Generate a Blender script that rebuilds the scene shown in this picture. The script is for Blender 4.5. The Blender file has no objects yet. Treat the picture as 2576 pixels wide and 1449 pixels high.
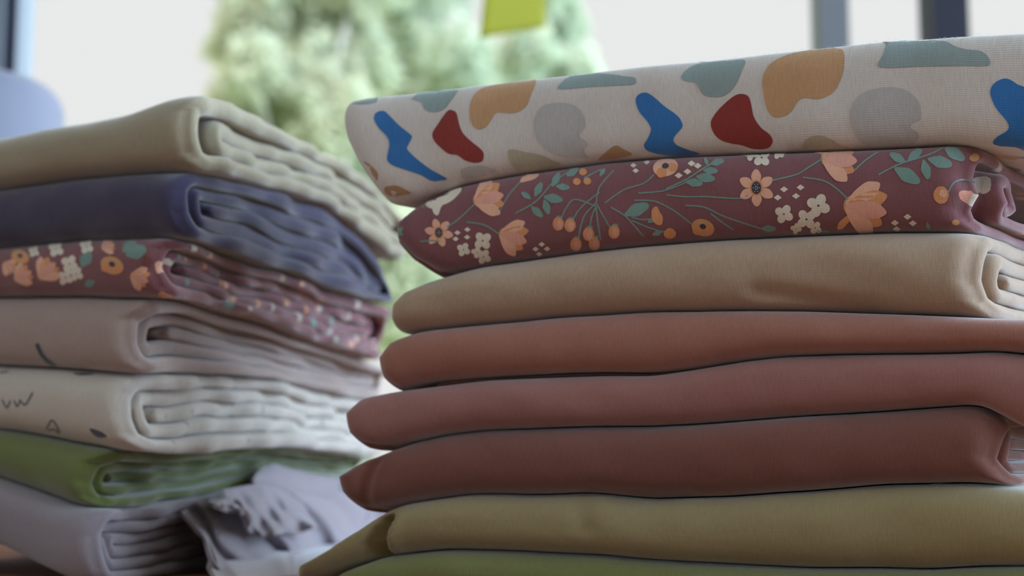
import bpy, math, random
import numpy as np
from mathutils import Vector
from mathutils.geometry import delaunay_2d_cdt

# ------------------------------------------------------------------ camera, sky, sun, exposure
sc = bpy.context.scene
COL = sc.collection
FPX = 2576 * 50 / 36.0            # focal length in pixels of the 2576x1449 frame
HORIZON = 1150.0
PITCH = math.atan((HORIZON - 724.5) / FPX)
TABLE_Z = 0.75
CAM_Z = TABLE_Z + 0.058
cam_data = bpy.data.cameras.new('camera'); cam = bpy.data.objects.new('camera', cam_data); COL.objects.link(cam)
cam_data.lens = 50; cam_data.sensor_width = 36; cam_data.clip_start = 0.01; cam_data.clip_end = 200
cam.location = (0, 0, CAM_Z); cam.rotation_euler = (math.pi/2 + PITCH, 0, 0)
cam_data.dof.use_dof = True; cam_data.dof.focus_distance = 0.535; cam_data.dof.aperture_fstop = 7.5
sc.camera = cam
sc.view_settings.view_transform = 'Standard'; sc.view_settings.look = 'None'
sc.view_settings.gamma = 1; sc.view_settings.exposure = 0.0
try: sc.view_settings.use_curve_mapping = False
except Exception: pass

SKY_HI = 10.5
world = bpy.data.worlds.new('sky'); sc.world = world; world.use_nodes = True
nt = world.node_tree; nt.nodes.clear()
wo = nt.nodes.new('ShaderNodeOutputWorld'); wb = nt.nodes.new('ShaderNodeBackground')
tc = nt.nodes.new('ShaderNodeTexCoord'); sep = nt.nodes.new('ShaderNodeSeparateXYZ')
nt.links.new(tc.outputs['Generated'], sep.inputs[0])
# overcast sky: white haze near the horizon, boosted high up and to the unseen right to light the fabric sides
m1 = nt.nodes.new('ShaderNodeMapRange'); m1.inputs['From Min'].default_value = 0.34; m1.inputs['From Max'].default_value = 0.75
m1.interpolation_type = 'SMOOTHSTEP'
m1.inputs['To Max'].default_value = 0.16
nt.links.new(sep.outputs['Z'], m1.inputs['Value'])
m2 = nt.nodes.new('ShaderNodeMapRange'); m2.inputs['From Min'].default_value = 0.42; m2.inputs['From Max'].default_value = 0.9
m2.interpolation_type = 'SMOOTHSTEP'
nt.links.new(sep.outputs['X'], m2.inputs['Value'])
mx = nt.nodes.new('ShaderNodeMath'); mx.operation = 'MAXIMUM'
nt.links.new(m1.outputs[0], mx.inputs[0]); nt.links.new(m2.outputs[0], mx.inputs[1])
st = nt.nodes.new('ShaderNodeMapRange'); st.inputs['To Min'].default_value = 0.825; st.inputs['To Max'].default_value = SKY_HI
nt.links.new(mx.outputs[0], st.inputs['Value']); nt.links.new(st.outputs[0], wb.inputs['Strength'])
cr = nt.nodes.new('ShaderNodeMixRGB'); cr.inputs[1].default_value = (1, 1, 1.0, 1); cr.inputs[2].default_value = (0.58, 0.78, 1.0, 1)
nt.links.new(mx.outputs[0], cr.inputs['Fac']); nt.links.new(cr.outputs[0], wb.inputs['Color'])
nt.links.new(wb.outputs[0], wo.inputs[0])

def light(name, kind, loc, rot, energy, color=(1,1,1), **kw):
    d = bpy.data.lights.new(name, kind); d.energy = energy; d.color = color
    for k, v in kw.items(): setattr(d, k, v)
    o = bpy.data.objects.new(name, d); COL.objects.link(o); o.location = loc; o.rotation_euler = rot
    return o
# the sun stands behind the building: it lights the trees, never the room
light('sun', 'SUN', (0, -5, 10), (math.radians(38), math.radians(-25), 0), 2.2, (1.0, 0.94, 0.88), angle=0.02)
# added fill for the cloth fronts, unseen, behind and left of the camera
light('fill_light', 'AREA', (-0.9, -0.9, 2.42), (0, 0, 0), 11, (0.94, 0.97, 1.0), shape='RECTANGLE', size=1.2, size_y=0.5)
# portals that guide the sky light through the two window openings
p = light('window_portal', 'AREA', (0.62, 1.74, 1.50), (math.radians(-90), 0, 0), 1, shape='RECTANGLE', size=2.5, size_y=1.5); p.data.cycles.is_portal = True
p = light('window_portal', 'AREA', (2.06, 0.3, 1.50), (0, math.radians(90), 0), 1, shape='RECTANGLE', size=1.5, size_y=2.5); p.data.cycles.is_portal = True

# ------------------------------------------------------------------ helpers
rng = random.Random(7)
CP, SP = math.cos(PITCH), math.sin(PITCH)
def ray(x, y):
    dy = y - 724.5
    return (x - 1288.0, FPX*CP + dy*SP, FPX*SP - dy*CP)
def at(x, y, Y):                                     # point of pixel x, y at distance Y
    r = ray(x, y); k = Y / r[1]
    return (r[0]*k, Y, CAM_Z + r[2]*k)
def proj(P):
    X, Y, Z = P[..., 0], P[..., 1], P[..., 2] - CAM_Z
    dep = Y*CP + Z*SP; up = -Y*SP + Z*CP
    return np.stack([1288 + FPX*X/dep, 724.5 - FPX*up/dep], -1)
def srgb(r, g, b):
    f = lambda c: (c/255/12.92) if c/255 <= 0.04045 else ((c/255+0.055)/1.055)**2.4
    return (f(r), f(g), f(b), 1.0)
def tag(o, label=None, cat=None, group=None, kind=None):
    if label: o['label'] = label
    if cat: o['category'] = cat
    if group: o['group'] = group
    if kind: o['kind'] = kind
    return o
def mesh_obj(name, verts, faces, mats, parent=None, smooth=False, mi=None):
    me = bpy.data.meshes.new(name); me.from_pydata([tuple(v) for v in verts], [], faces)
    for m in (mats if isinstance(mats, (list, tuple)) else [mats]): me.materials.append(m)
    if smooth: me.polygons.foreach_set('use_smooth', [True]*len(me.polygons))
    if mi is not None: me.polygons.foreach_set('material_index', mi)
    me.update()
    o = bpy.data.objects.new(name, me); COL.objects.link(o)
    if parent: o.parent = parent
    return o
def empty(name, loc):
    o = bpy.data.objects.new(name, None); COL.objects.link(o); o.location = loc; o.empty_display_size = 0.02
    return o
def box(x0, x1, y0, y1, z0, z1):
    v = [(x, y, z) for z in (z0, z1) for y in (y0, y1) for x in (x0, x1)]
    f = [(0,2,3,1), (4,5,7,6), (0,1,5,4), (2,6,7,3), (0,4,6,2), (1,3,7,5)]
    return v, f
def merge(parts):
    V, F = [], []
    for v, f in parts:
        n = len(V); V += v; F += [tuple(i+n for i in q) for q in f]
    return V, F
def bevel(o, w, seg=3):
    m = o.modifiers.new('bevel', 'BEVEL'); m.width = w; m.segments = seg; m.limit_method = 'ANGLE'
    return o
def snoise(a, b, seed, f=1.0):                        # smooth repeatable noise of two arrays, about -1..1
    r = random.Random(seed); out = 0
    for i in range(5):
        k = f*(0.6+0.55*i); th = r.uniform(0, 6.28); ph = r.uniform(0, 6.28)
        out = out + np.sin(k*(a*math.cos(th)+b*math.sin(th))+ph)/(1+0.5*i)
    return out/2.6

# ------------------------------------------------------------------ materials
def new_mat(name):
    m = bpy.data.materials.new(name); m.use_nodes = True
    n = m.node_tree.nodes; bs = n['Principled BSDF']
    return m, n, m.node_tree.links, bs
def plain(name, col, rough=0.6, noise_amt=0.08, scale=6, **kw):
    m, n, l, bs = new_mat(name)
    t = n.new('ShaderNodeTexNoise'); t.inputs['Scale'].default_value = scale; t.inputs['Detail'].default_value = 5
    co = n.new('ShaderNodeTexCoord'); l.new(co.outputs['Object'], t.inputs['Vector'])
    mix = n.new('ShaderNodeMixRGB'); mix.inputs[1].default_value = tuple(c*(1-noise_amt) for c in col[:3])+(1,)
    mix.inputs[2].default_value = tuple(min(1, c*(1+noise_amt)) for c in col[:3])+(1,)
    l.new(t.outputs['Fac'], mix.inputs['Fac']); l.new(mix.outputs[0], bs.inputs['Base Color'])
    bs.inputs['Roughness'].default_value = rough
    for k, v in kw.items(): bs.inputs[k].default_value = v
    return m
def fabric(name, rib=1.0, spots=None, tint=None):
    """knitted jersey: colour of the cloth and of its print from the 'print' attribute, fine ribs from the UVs (metres)"""
    m, n, l, bs = new_mat(name)
    at_ = n.new('ShaderNodeAttribute'); at_.attribute_name = 'print'
    uv = n.new('ShaderNodeTexCoord')
    col = at_.outputs['Color']
    if spots:
        vo = n.new('ShaderNodeTexVoronoi'); vo.inputs['Scale'].default_value = spots['scale']
        mpv = n.new('ShaderNodeMapping'); mpv.inputs['Scale'].default_value = (1, 1, 1)
        l.new(uv.outputs['UV'], mpv.inputs['Vector']); l.new(mpv.outputs[0], vo.inputs['Vector'])
        ns = n.new('ShaderNodeTexNoise'); ns.inputs['Scale'].default_value = spots['scale']*2.2
        l.new(uv.outputs['UV'], ns.inputs['Vector'])
        ad = n.new('ShaderNodeMath'); ad.operation = 'MULTIPLY_ADD'; ad.inputs[1].default_value = 0.35
        l.new(ns.outputs['Fac'], ad.inputs[0]); l.new(vo.outputs['Distance'], ad.inputs[2])
        th = n.new('ShaderNodeMath'); th.operation = 'LESS_THAN'; th.inputs[1].default_value = spots['thr']
        l.new(ad.outputs[0], th.inputs[0])
        sp = n.new('ShaderNodeSeparateColor'); l.new(vo.outputs['Color'], sp.inputs[0])
        rp = n.new('ShaderNodeValToRGB'); rp.color_ramp.interpolation = 'CONSTANT'
        cs = spots['cols']
        while len(rp.color_ramp.elements) < len(cs): rp.color_ramp.elements.new(0.5)
        for i, c in enumerate(cs):
            rp.color_ramp.elements[i].position = i/len(cs); rp.color_ramp.elements[i].color = c
        l.new(sp.outputs[0], rp.inputs['Fac'])
        mx = n.new('ShaderNodeMixRGB'); l.new(th.outputs[0], mx.inputs['Fac'])
        l.new(col, mx.inputs[1]); l.new(rp.outputs['Color'], mx.inputs[2]); col = mx.outputs[0]
    # ribs along the cloth
    mp = n.new('ShaderNodeMapping'); l.new(uv.outputs['UV'], mp.inputs['Vector'])
    wv = n.new('ShaderNodeTexWave'); wv.wave_type = 'BANDS'; wv.bands_direction = 'Y'
    wv.inputs['Scale'].default_value = 480; wv.inputs['Distortion'].default_value = 1.2
    wv.inputs['Detail'].default_value = 1.5; wv.inputs['Detail Scale'].default_value = 0.6
    l.new(mp.outputs[0], wv.inputs['Vector'])
    mp2 = n.new('ShaderNodeMapping'); mp2.inputs['Scale'].default_value = (1.0, 0.16, 1)
    l.new(uv.outputs['UV'], mp2.inputs['Vector'])
    nz = n.new('ShaderNodeTexNoise'); nz.inputs['Scale'].default_value = 1500; nz.inputs['Detail'].default_value = 2
    l.new(mp2.outputs[0], nz.inputs['Vector'])
    nl = n.new('ShaderNodeTexNoise'); nl.inputs['Scale'].default_value = 28; nl.inputs['Detail'].default_value = 3
    l.new(uv.outputs['UV'], nl.inputs['Vector'])
    # colour modulation by the knit
    mr = n.new('ShaderNodeMapRange'); mr.inputs['From Min'].default_value = 0; mr.inputs['From Max'].default_value = 1
    mr.inputs['To Min'].default_value = 1-0.035*rib; mr.inputs['To Max'].default_value = 1+0.02*rib
    l.new(wv.outputs['Fac'], mr.inputs['Value'])
    mr2 = n.new('ShaderNodeMapRange'); mr2.inputs['From Min'].default_value = 0.3; mr2.inputs['From Max'].default_value = 0.7
    mr2.inputs['To Min'].default_value = 0.94; mr2.inputs['To Max'].default_value = 1.06
    l.new(nz.outputs['Fac'], mr2.inputs['Value'])
    mm = n.new('ShaderNodeMath'); mm.operation = 'MULTIPLY'; l.new(mr.outputs[0], mm.inputs[0]); l.new(mr2.outputs[0], mm.inputs[1])
    vm = n.new('ShaderNodeVectorMath'); vm.operation = 'SCALE'; l.new(col, vm.inputs[0]); l.new(mm.outputs[0], vm.inputs['Scale'])
    l.new(vm.outputs[0], bs.inputs['Base Color'])
    bp = n.new('ShaderNodeBump'); bp.inputs['Strength'].default_value = 0.13*rib; bp.inputs['Distance'].default_value = 0.0004
    l.new(wv.outputs['Fac'], bp.inputs['Height'])
    bp2 = n.new('ShaderNodeBump'); bp2.inputs['Strength'].default_value = 0.35; bp2.inputs['Distance'].default_value = 0.0004
    l.new(nz.outputs['Fac'], bp2.inputs['Height']); l.new(bp.outputs[0], bp2.inputs['Normal'])
    bp3 = n.new('ShaderNodeBump'); bp3.inputs['Strength'].default_value = 0.25; bp3.inputs['Distance'].default_value = 0.004
    l.new(nl.outputs['Fac'], bp3.inputs['Height']); l.new(bp2.outputs[0], bp3.inputs['Normal'])
    l.new(bp3.outputs[0], bs.inputs['Normal'])
    bs.inputs['Roughness'].default_value = 0.95
    bs.inputs['Specular IOR Level'].default_value = 0.12
    bs.inputs['Sheen Weight'].default_value = 0.6; bs.inputs['Sheen Roughness'].default_value = 0.45
    bs.inputs['Sheen Tint'].default_value = (1, 1, 1, 1)
    return m
JERSEY = fabric('jersey_knit')

# ------------------------------------------------------------------ room
wall_paint = plain('wall_paint', (0.56, 0.55, 0.54, 1), 0.9)
ceil_paint = plain('ceiling_paint', (0.7, 0.68, 0.65, 1), 0.9)
floor_wood = plain('floor_boards', (0.22, 0.15, 0.09, 1), 0.5, 0.3, 9)
dark_frame = plain('anthracite_frame', srgb(34, 36, 56), 0.6)
grey_frame = plain('grey_frame', srgb(125, 130, 138), 0.5)
white_frame = plain('pale_frame', srgb(150, 158, 172), 0.6)
def struct(name, geo, m, parent=None):
    o = mesh_obj(name, geo[0], geo[1], m, parent)
    if parent is None: tag(o, kind='structure')
    return o
YW = 1.66                                            # inner face of the window wall
struct('floor', box(-2.1, 2.1, -2.6, YW+0.1, -0.05, 0), floor_wood)
struct('ceiling', box(-2.1, 2.1, -2.6, YW+0.1, 2.5, 2.55), ceil_paint)
struct('wall_left', box(-2.1, -2.0, -2.6, YW+0.1, 0, 2.5), wall_paint)
struct('wall_rear', box(-2.0, 2.0, -2.6, -2.5, 0, 2.5), wall_paint)
XL = -0.64
struct('wall_front', merge([box(-2.0, XL, YW, YW+0.1, 0, 2.5), box(XL, 2.0, YW, YW+0.1, 0, 0.72), box(XL, 2.0, YW, YW+0.1, 2.28, 2.5), box(1.92, 2.0, YW, YW+0.1, 0.72, 2.28)]), wall_paint)
struct('wall_right', merge([box(2.0, 2.1, -2.6, -1.0, 0, 2.5), box(2.0, 2.1, -1.0, 1.6, 0, 0.72), box(2.0, 2.1, -1.0, 1.6, 2.28, 2.5), box(2.0, 2.1, 1.6, YW+0.1, 0, 2.5)]), wall_paint)
def glass():
    m = bpy.data.materials.new('window_glass'); m.use_nodes = True
    n = m.node_tree.nodes; l = m.node_tree.links; n.clear()
    o = n.new('ShaderNodeOutputMaterial'); t = n.new('ShaderNodeBsdfTransparent'); g = n.new('ShaderNodeBsdfGlossy')
    g.inputs['Roughness'].default_value = 0.02; t.inputs['Color'].default_value = (0.995, 1.0, 1.0, 1)
    f = n.new('ShaderNodeFresnel'); f.inputs['IOR'].default_value = 1.12
    mx = n.new('ShaderNodeMixShader'); l.new(f.outputs[0], mx.inputs[0]); l.new(t.outputs[0], mx.inputs[1]); l.new(g.outputs[0], mx.inputs[2])
    l.new(mx.outputs[0], o.inputs[0]); return m
GLASS = glass()
def px_x(x, Y): return at(x, 90, Y)[0]
def window(name, x0, x1, z0, z1, wl, wr, wb_, wt, ml, mr):
    root = empty(name, ((x0+x1)/2, YW+0.04, z0)); tag(root, kind='structure')
    y0, y1 = YW+0.01, YW+0.07
    def child(nm, geo, m):
        V = [(v[0]-root.location.x, v[1]-root.location.y, v[2]-root.location.z) for v in geo[0]]
        return mesh_obj(nm, V, geo[1], m, root)
    child('stile', box(x0, x0+wl, y0, y1, z0, z1), ml); child('stile', box(x1-wr, x1, y0, y1, z0, z1), mr)
    child('rail', box(x0+wl, x1-wr, y0, y1, z0, z0+wb_), mr); child('rail', box(x0+wl, x1-wr, y0, y1, z1-wt, z1), mr)
    child('pane', box(x0+wl, x1-wr, YW+0.037, YW+0.041, z0+wb_, z1-wt), GLASS)
    return root
xa, xb = px_x(37, YW+.01), px_x(2040, YW+.07)
xc, xd, xe = px_x(2137, YW+.01), px_x(2312, YW+.07), px_x(2440, YW+.01)
window('window_1', XL, xb+0.02, 0.72, 2.28, xa-XL, 0.02, 0.05, 0.05, dark_frame, grey_frame)
window('window_2', xb+0.02, xe-0.02, 0.72, 2.28, xc-xb-0.02, xe-0.02-xd, 0.05, 0.05, grey_frame, dark_frame)
window('window_3', xe-0.02, 1.92, 0.72, 2.28, 0.02, 0.05, 0.05, 0.05, dark_frame, dark_frame)
# pale reveal strip inside the left dark stile and grey strip beside it
struct('trim_1', box(xa+0.0003, xa+0.002, YW+0.012, YW+0.07, 0.77, 2.23), white_frame)
struct('trim_2', box(px_x(-90, YW), px_x(6, YW), YW-0.004, YW+0.01, 0.72, 2.28), grey_frame)
# window of the right wall
rw = empty('window_4', (2.05, 0.3, 0.72)); tag(rw, kind='structure')
for nm, g, m in (('stile', box(-0.03, 0.03, -1.3, -1.25, 0, 1.56), dark_frame), ('stile', box(-0.03, 0.03, 1.25, 1.3, 0, 1.56), dark_frame),
                 ('stile', box(-0.03, 0.03, -0.03, 0.03, 0.05, 1.51), dark_frame),
                 ('rail', box(-0.03, 0.03, -1.25, 1.25, 0, 0.05), dark_frame), ('rail', box(-0.03, 0.03, -1.25, 1.25, 1.51, 1.56), dark_frame),
                 ('pane', box(-0.002, 0.002, -1.25, -0.03, 0.05, 1.51), GLASS), ('pane', box(-0.002, 0.002, 0.03, 1.25, 0.05, 1.51), GLASS)):
    mesh_obj(nm, g[0], g[1], m, rw)

# ------------------------------------------------------------------ outside: lawn, hedge and trees
lawn = plain('lawn_grass', (0.20, 0.30, 0.06, 1), 0.9, 0.4, 2)
struct('ground', ([(-40, YW+0.1, -0.4), (40, YW+0.1, -0.4), (40, 60, -0.4), (-40, 60, -0.4)], [(0, 1, 2, 3)]), lawn)
def leaf_mat(name, cols, trans=0.35):
    m, n, l, bs = new_mat(name)
    g = n.new('ShaderNodeNewGeometry'); rp = n.new('ShaderNodeValToRGB')
    while len(rp.color_ramp.elements) < len(cols): rp.color_ramp.elements.new(0.5)
    for i, c in enumerate(cols):
        rp.color_ramp.elements[i].position = i/(len(cols)-1); rp.color_ramp.elements[i].color = c
    l.new(g.outputs['Random Per Island'], rp.inputs['Fac']); l.new(rp.outputs['Color'], bs.inputs['Base Color'])
    bs.inputs['Roughness'].default_value = 0.5
    tr = n.new('ShaderNodeBsdfTranslucent'); l.new(rp.outputs['Color'], tr.inputs['Color'])
    mx = n.new('ShaderNodeMixShader'); mx.inputs[0].default_value = trans
    l.new(bs.outputs[0], mx.inputs[1]); l.new(tr.outputs[0], mx.inputs[2]); l.new(mx.outputs[0], n['Material Output'].inputs[0])
    return m
LEAF_A = leaf_mat('birch_leaves', [(0.68,0.74,0.60,1), (0.56,0.66,0.54,1), (0.78,0.80,0.64,1), (0.62,0.68,0.60,1)], 0.6)
LEAF_B = leaf_mat('willow_leaves', [(0.66,0.68,0.52,1), (0.58,0.64,0.50,1), (0.76,0.74,0.58,1)], 0.6)
BARK = plain('pale_bark', (0.45, 0.44, 0.40, 1), 0.8, 0.4, 12)
def tube(pts, rad, n=8):
    V, F = [], []
    pts = [Vector(p) for p in pts]
    for i, p in enumerate(pts):
        t = (pts[min(i+1, len(pts)-1)] - pts[max(i-1, 0)]).normalized()
        a = t.orthogonal().normalized() if i == 0 else (a - t*a.dot(t)).normalized()
        b = t.cross(a); r = rad[i] if isinstance(rad, (list, tuple)) else rad
        for k in range(n):
            w = 2*math.pi*k/n; V.append(tuple(p + a*math.cos(w)*r + b*math.sin(w)*r))
        if i:
            for k in range(n):
                o = (i-1)*n; F.append((o+k, o+(k+1) % n, o+n+(k+1) % n, o+n+k))
    F.append(tuple(range(n))[::-1]); F.append(tuple(range(len(V)-n, len(V))))
    return V, F
def tree(name, base, height, blobs, leaf, nleaf, label, mat, seed, leafsize=0.06):
    r = random.Random(seed)
    root = empty(name, base); tag(root, label, 'tree', 'trees outside the window')
    parts = [tube([(0, 0, 0), (r.uniform(-.1, .1), 0, height*0.4), (r.uniform(-.2, .2), 0, height*0.8)], [0.13, 0.09, 0.03])]
    br = []
    for (bx, by, bz, rr) in blobs:
        z0 = min(bz*0.6, height*0.6)
        br.append(tube([(0, 0, z0), (bx*0.5, by*0.5, (z0+bz)/2+0.1), (bx, by, bz)], [0.05, 0.03, 0.012], 6))
    mesh_obj('trunk', *parts[0], BARK, root, True)
    mesh_obj('branches', *merge(br), BARK, root, True)
    V, F = [], []
    tot = sum(b[3]**2 for b in blobs)
    for (bx, by, bz, rr) in blobs:
        for _ in range(int(nleaf*rr*rr/tot)):
            d = Vector((r.gauss(0, 1), r.gauss(0, 1), r.gauss(0, 1))).normalized()
            q = rr*(r.random()**0.45)*(1+0.18*math.sin(7*d.x+3*d.z+seed))
            c = Vector((bx, by, bz)) + Vector((d.x*q, d.y*q*0.8, d.z*q))
            a = Vector((r.gauss(0, 1), r.gauss(0, 1), r.gauss(0, 1))).normalized(); b = a.orthogonal().normalized()
            s = leafsize*r.uniform(0.6, 1.5); n0 = len(V); nn = a.cross(b)*s*0.15
            V += [tuple(c-a*s), tuple(c+b*s*0.5+nn), tuple(c+a*s), tuple(c-b*s*0.5+nn)]
            F += [(n0, n0+1, n0+2), (n0, n0+2, n0+3)]
    mesh_obj('foliage', V, F, mat, root)
    return root
def B(px, py, Y, rpx, base):                         # a foliage clump seen around pixel px, py
    q = at(px, py, Y); return (q[0]-base[0], Y-base[1], q[2]-base[2], rpx/FPX*Y)
b1 = (at(760, 400, 9)[0], 9.0, -0.4)
tree('willow_tree', b1, 4.6, [B(x, y, 9+dy, r, b1) for x, y, r, dy in ((690,-60,130,0), (820,40,150,.3), (640,40,100,0), (900,-60,120,0), (600,320,80,0), (620,-90,80,0), (640,180,95,-.3), (760,230,150,0), (680,360,130,.2), (850,330,130,-.2), (900,500,150,0), (760,520,150,.3), (1000,640,130,-.4), (1030,780,140,-.2), (900,160,110,.2), (570,120,60,.1), (590,480,70,.2), (560,250,50,0))],
     None, 15000, 'broad pale yellow-green tree seen blurred through the window, left of the note', LEAF_B, 3, 0.05)
b2 = (at(1120, 400, 11)[0], 11.0, -0.4)
tree('birch_tree', b2, 5.6, [B(x, y, 11+dy, r, b2) for x, y, r, dy in ((1040,-80,170,0), (1000,120,140,.2), (1150,160,120,-.2), (1050,300,130,.2), (1180,-120,120,0), (1290,190,90,.3), (1220,330,130,0), (1100,430,160,0), (960,350,120,.3))],
     None, 7000, 'tall grey-green tree seen blurred through the window, behind the hanging note', LEAF_A, 5, 0.06)
b3 = (at(1400, 400, 10)[0], 10.0, -0.4)
tree('birch_tree', b3, 4.6, [B(x, y, 10+dy, r, b3) for x, y, r, dy in ((1370,-60,95,0), (1420,60,60,.2), (1330,130,80,-.2), (1450,190,75,0), (1400,290,110,.2), (1300,300,90,0))],
     None, 5200, 'light green tree seen blurred through the window, nearest the open white sky', LEAF_A, 9, 0.05)

# ------------------------------------------------------------------ table and small things
TABLE_TOP = None
def wood():
    m, n, l, bs = new_mat('table_wood')
    co = n.new('ShaderNodeTexCoord'); mp = n.new('ShaderNodeMapping'); mp.inputs['Scale'].default_value = (1.5, 14, 14)
    l.new(co.outputs['Object'], mp.inputs['Vector'])
    t = n.new('ShaderNodeTexNoise'); t.inputs['Scale'].default_value = 6; t.inputs['Detail'].default_value = 8
    l.new(mp.outputs[0], t.inputs['Vector'])
    r = n.new('ShaderNodeValToRGB'); r.color_ramp.elements[0].color = (0.24, 0.10, 0.04, 1); r.color_ramp.elements[1].color = (0.45, 0.21, 0.10, 1)
    r.color_ramp.elements[0].position = 0.3; r.color_ramp.elements[1].position = 0.7
    l.new(t.outputs['Fac'], r.inputs['Fac']); l.new(r.outputs['Color'], bs.inputs['Base Color'])
    bs.inputs['Roughness'].default_value = 0.7; bs.inputs['Specular IOR Level'].default_value = 0.15; return m
WOOD = wood()
tb = empty('table', (0, 0, 0)); tag(tb, 'brown wooden table carrying both stacks of folded fabric', 'table')
bevel(mesh_obj('tabletop', *box(-0.95, 0.95, -0.45, 1.5, TABLE_Z-0.035, TABLE_Z), WOOD, tb), 0.004)
for sx in (-0.88, 0.88):
    for sy in (-0.38, 1.43):
        bevel(mesh_obj('leg', *box(sx-0.035, sx+0.035, sy-0.035, sy+0.035, 0, TABLE_Z-0.035), WOOD, tb), 0.004)

def note_mat():
    m, n, l, bs = new_mat('note_paper')
    c = (0.68, 0.70, 0.24, 1)
    bs.inputs['Base Color'].default_value = c; bs.inputs['Roughness'].default_value = 0.8
    t = n.new('ShaderNodeBsdfTranslucent'); t.inputs['Color'].default_value = (0.70, 0.70, 0.22, 1)
    mx = n.new('ShaderNodeMixShader'); mx.inputs[0].default_value = 0.75
    l.new(bs.outputs[0], mx.inputs[1]); l.new(t.outputs[0], mx.inputs[2]); l.new(mx.outputs[0], n['Material Output'].inputs[0])
    return m
nY = YW+0.034
nv = []
for i in range(9):
    for j in range(9):
        u, v = i/8, j/8
        xx = 1224+u*(1374-1224)-v*18*(1-u); yy = -75+v*172 - u*v*28
        q = at(xx, yy, nY - 0.006*v*v*(0.3+u)); nv.append(q)
nf = [(i*9+j, (i+1)*9+j, (i+1)*9+j+1, i*9+j+1) for i in range(8) for j in range(8)]
note = mesh_obj('sticky_note', nv, nf, note_mat(), None, True)
so = note.modifiers.new('thickness', 'SOLIDIFY'); so.thickness = 0.0002
tag(note, 'yellow-green paper note stuck on the window glass above the fabric', 'note')

# white container behind the left stack
def lathe(prof, n=48):
    V, F = [], []
    for r_, z in prof:
        for k in range(n):
            a = 2*math.pi*k/n; V.append((r_*math.cos(a), r_*math.sin(a), z))
    for i in range(len(prof)-1):
        for k in range(n): F.append((i*n+k, i*n+(k+1) % n, (i+1)*n+(k+1) % n, (i+1)*n+k))
    F.append(tuple(range(n))[::-1]); F.append(tuple(range((len(prof)-1)*n, len(prof)*n)))
    return V, F
CY = 1.27
cx1 = at(150, 300, CY)[0]; cz = at(0, 204, CY)[2]-TABLE_Z
cr_ = 0.085
prof = [(cr_*0.9, 0), (cr_, 0.006)] + [(cr_, 0.02+i*(cz-0.05)/8) for i in range(9)]
for i in range(1, 11):
    a = math.pi/2*i/10; prof.append((cr_-0.030*(1-math.cos(a)), cz-0.030+0.030*math.sin(a)))
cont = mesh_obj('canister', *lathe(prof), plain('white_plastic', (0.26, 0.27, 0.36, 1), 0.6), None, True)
cont.location = (cx1-cr_, CY, TABLE_Z)
tag(cont, 'white round-shouldered canister standing behind the left fabric stack', 'canister')

# ------------------------------------------------------------------ folded fabric
class Stack:
    """a pile of folded cloths; E runs along the front towards the right, D goes back from the front"""
    def __init__(s, pA, pB, D):
        s.O = np.array(pA[:2]); e = np.array(pB[:2]) - s.O; s.E = e/np.linalg.norm(e)
        s.D = np.array([math.sin(D), math.cos(D)])
    def s_of(s, px, d=0.0, py=700):                  # position along the front line hit by pixel column px
        r = ray(px, py); o = s.O + s.D*d
        a = r[0]/r[1]                                # X = a*Y
        return (a*o[1]-o[0])/(s.E[0]-a*s.E[1])
    def d_of(s, px, s0, py=700):                     # depth along the side line starting at s0
        r = ray(px, py); o = s.O + s.E*s0; a = r[0]/r[1]
        return (a*o[1]-o[0])/(s.D[0]-a*s.D[1])
    def z_at(s, x, y, S, d):
        p = s.O + s.E*S + s.D*d; r = ray(x, y); return CAM_Z + r[2]*p[1]/r[1]
def smooth_interp(xs, ys):
    xs = np.array(xs); ys = np.array(ys); o = np.argsort(xs); xs, ys = xs[o], ys[o]
    def f(x):
        x = np.asarray(x, float); acc = 0
        h = 0.006
        for k, w in ((-1, .25), (-.5, .5), (0, .75), (.5, .5), (1, .25)):
            acc = acc + w*np.interp(x+k*h, xs, ys)
        return acc/2.25
    return f
class Surface:                                       # the contact surface between two cloths of a stack
    def __init__(self, st, front, side=None, corner=None, off=0.004, seed=0, amp=0.0012, base=None):
        S = [st.s_of(x, off, y) for x, y in front]; Z = [st.z_at(x, y, s, off) for (x, y), s in zip(front, S)]
        self.f = smooth_interp(S, Z); self.g = None; self.seed = seed; self.amp = amp; self.base = base
        if side:
            sc_ = st.s_of(corner, 0, side[0][1])
            Dd = [max(0, st.d_of(x, sc_, y)) for x, y in side]; Zs = [st.z_at(x, y, sc_, d) for (x, y), d in zip(side, Dd)]
            z0 = Zs[0]; self.g = smooth_interp([-.1]+Dd, [0]+[z-z0 for z in Zs])
    def __call__(self, s, d):
        z = self.f(s)
        if self.g is not None: z = z + self.g(d)
        z = z + self.amp*snoise(s, d, self.seed, 60)*np.clip(d/0.03, 0, 1)
        if self.base is not None: z = np.maximum(z, self.base)
        return z

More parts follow.
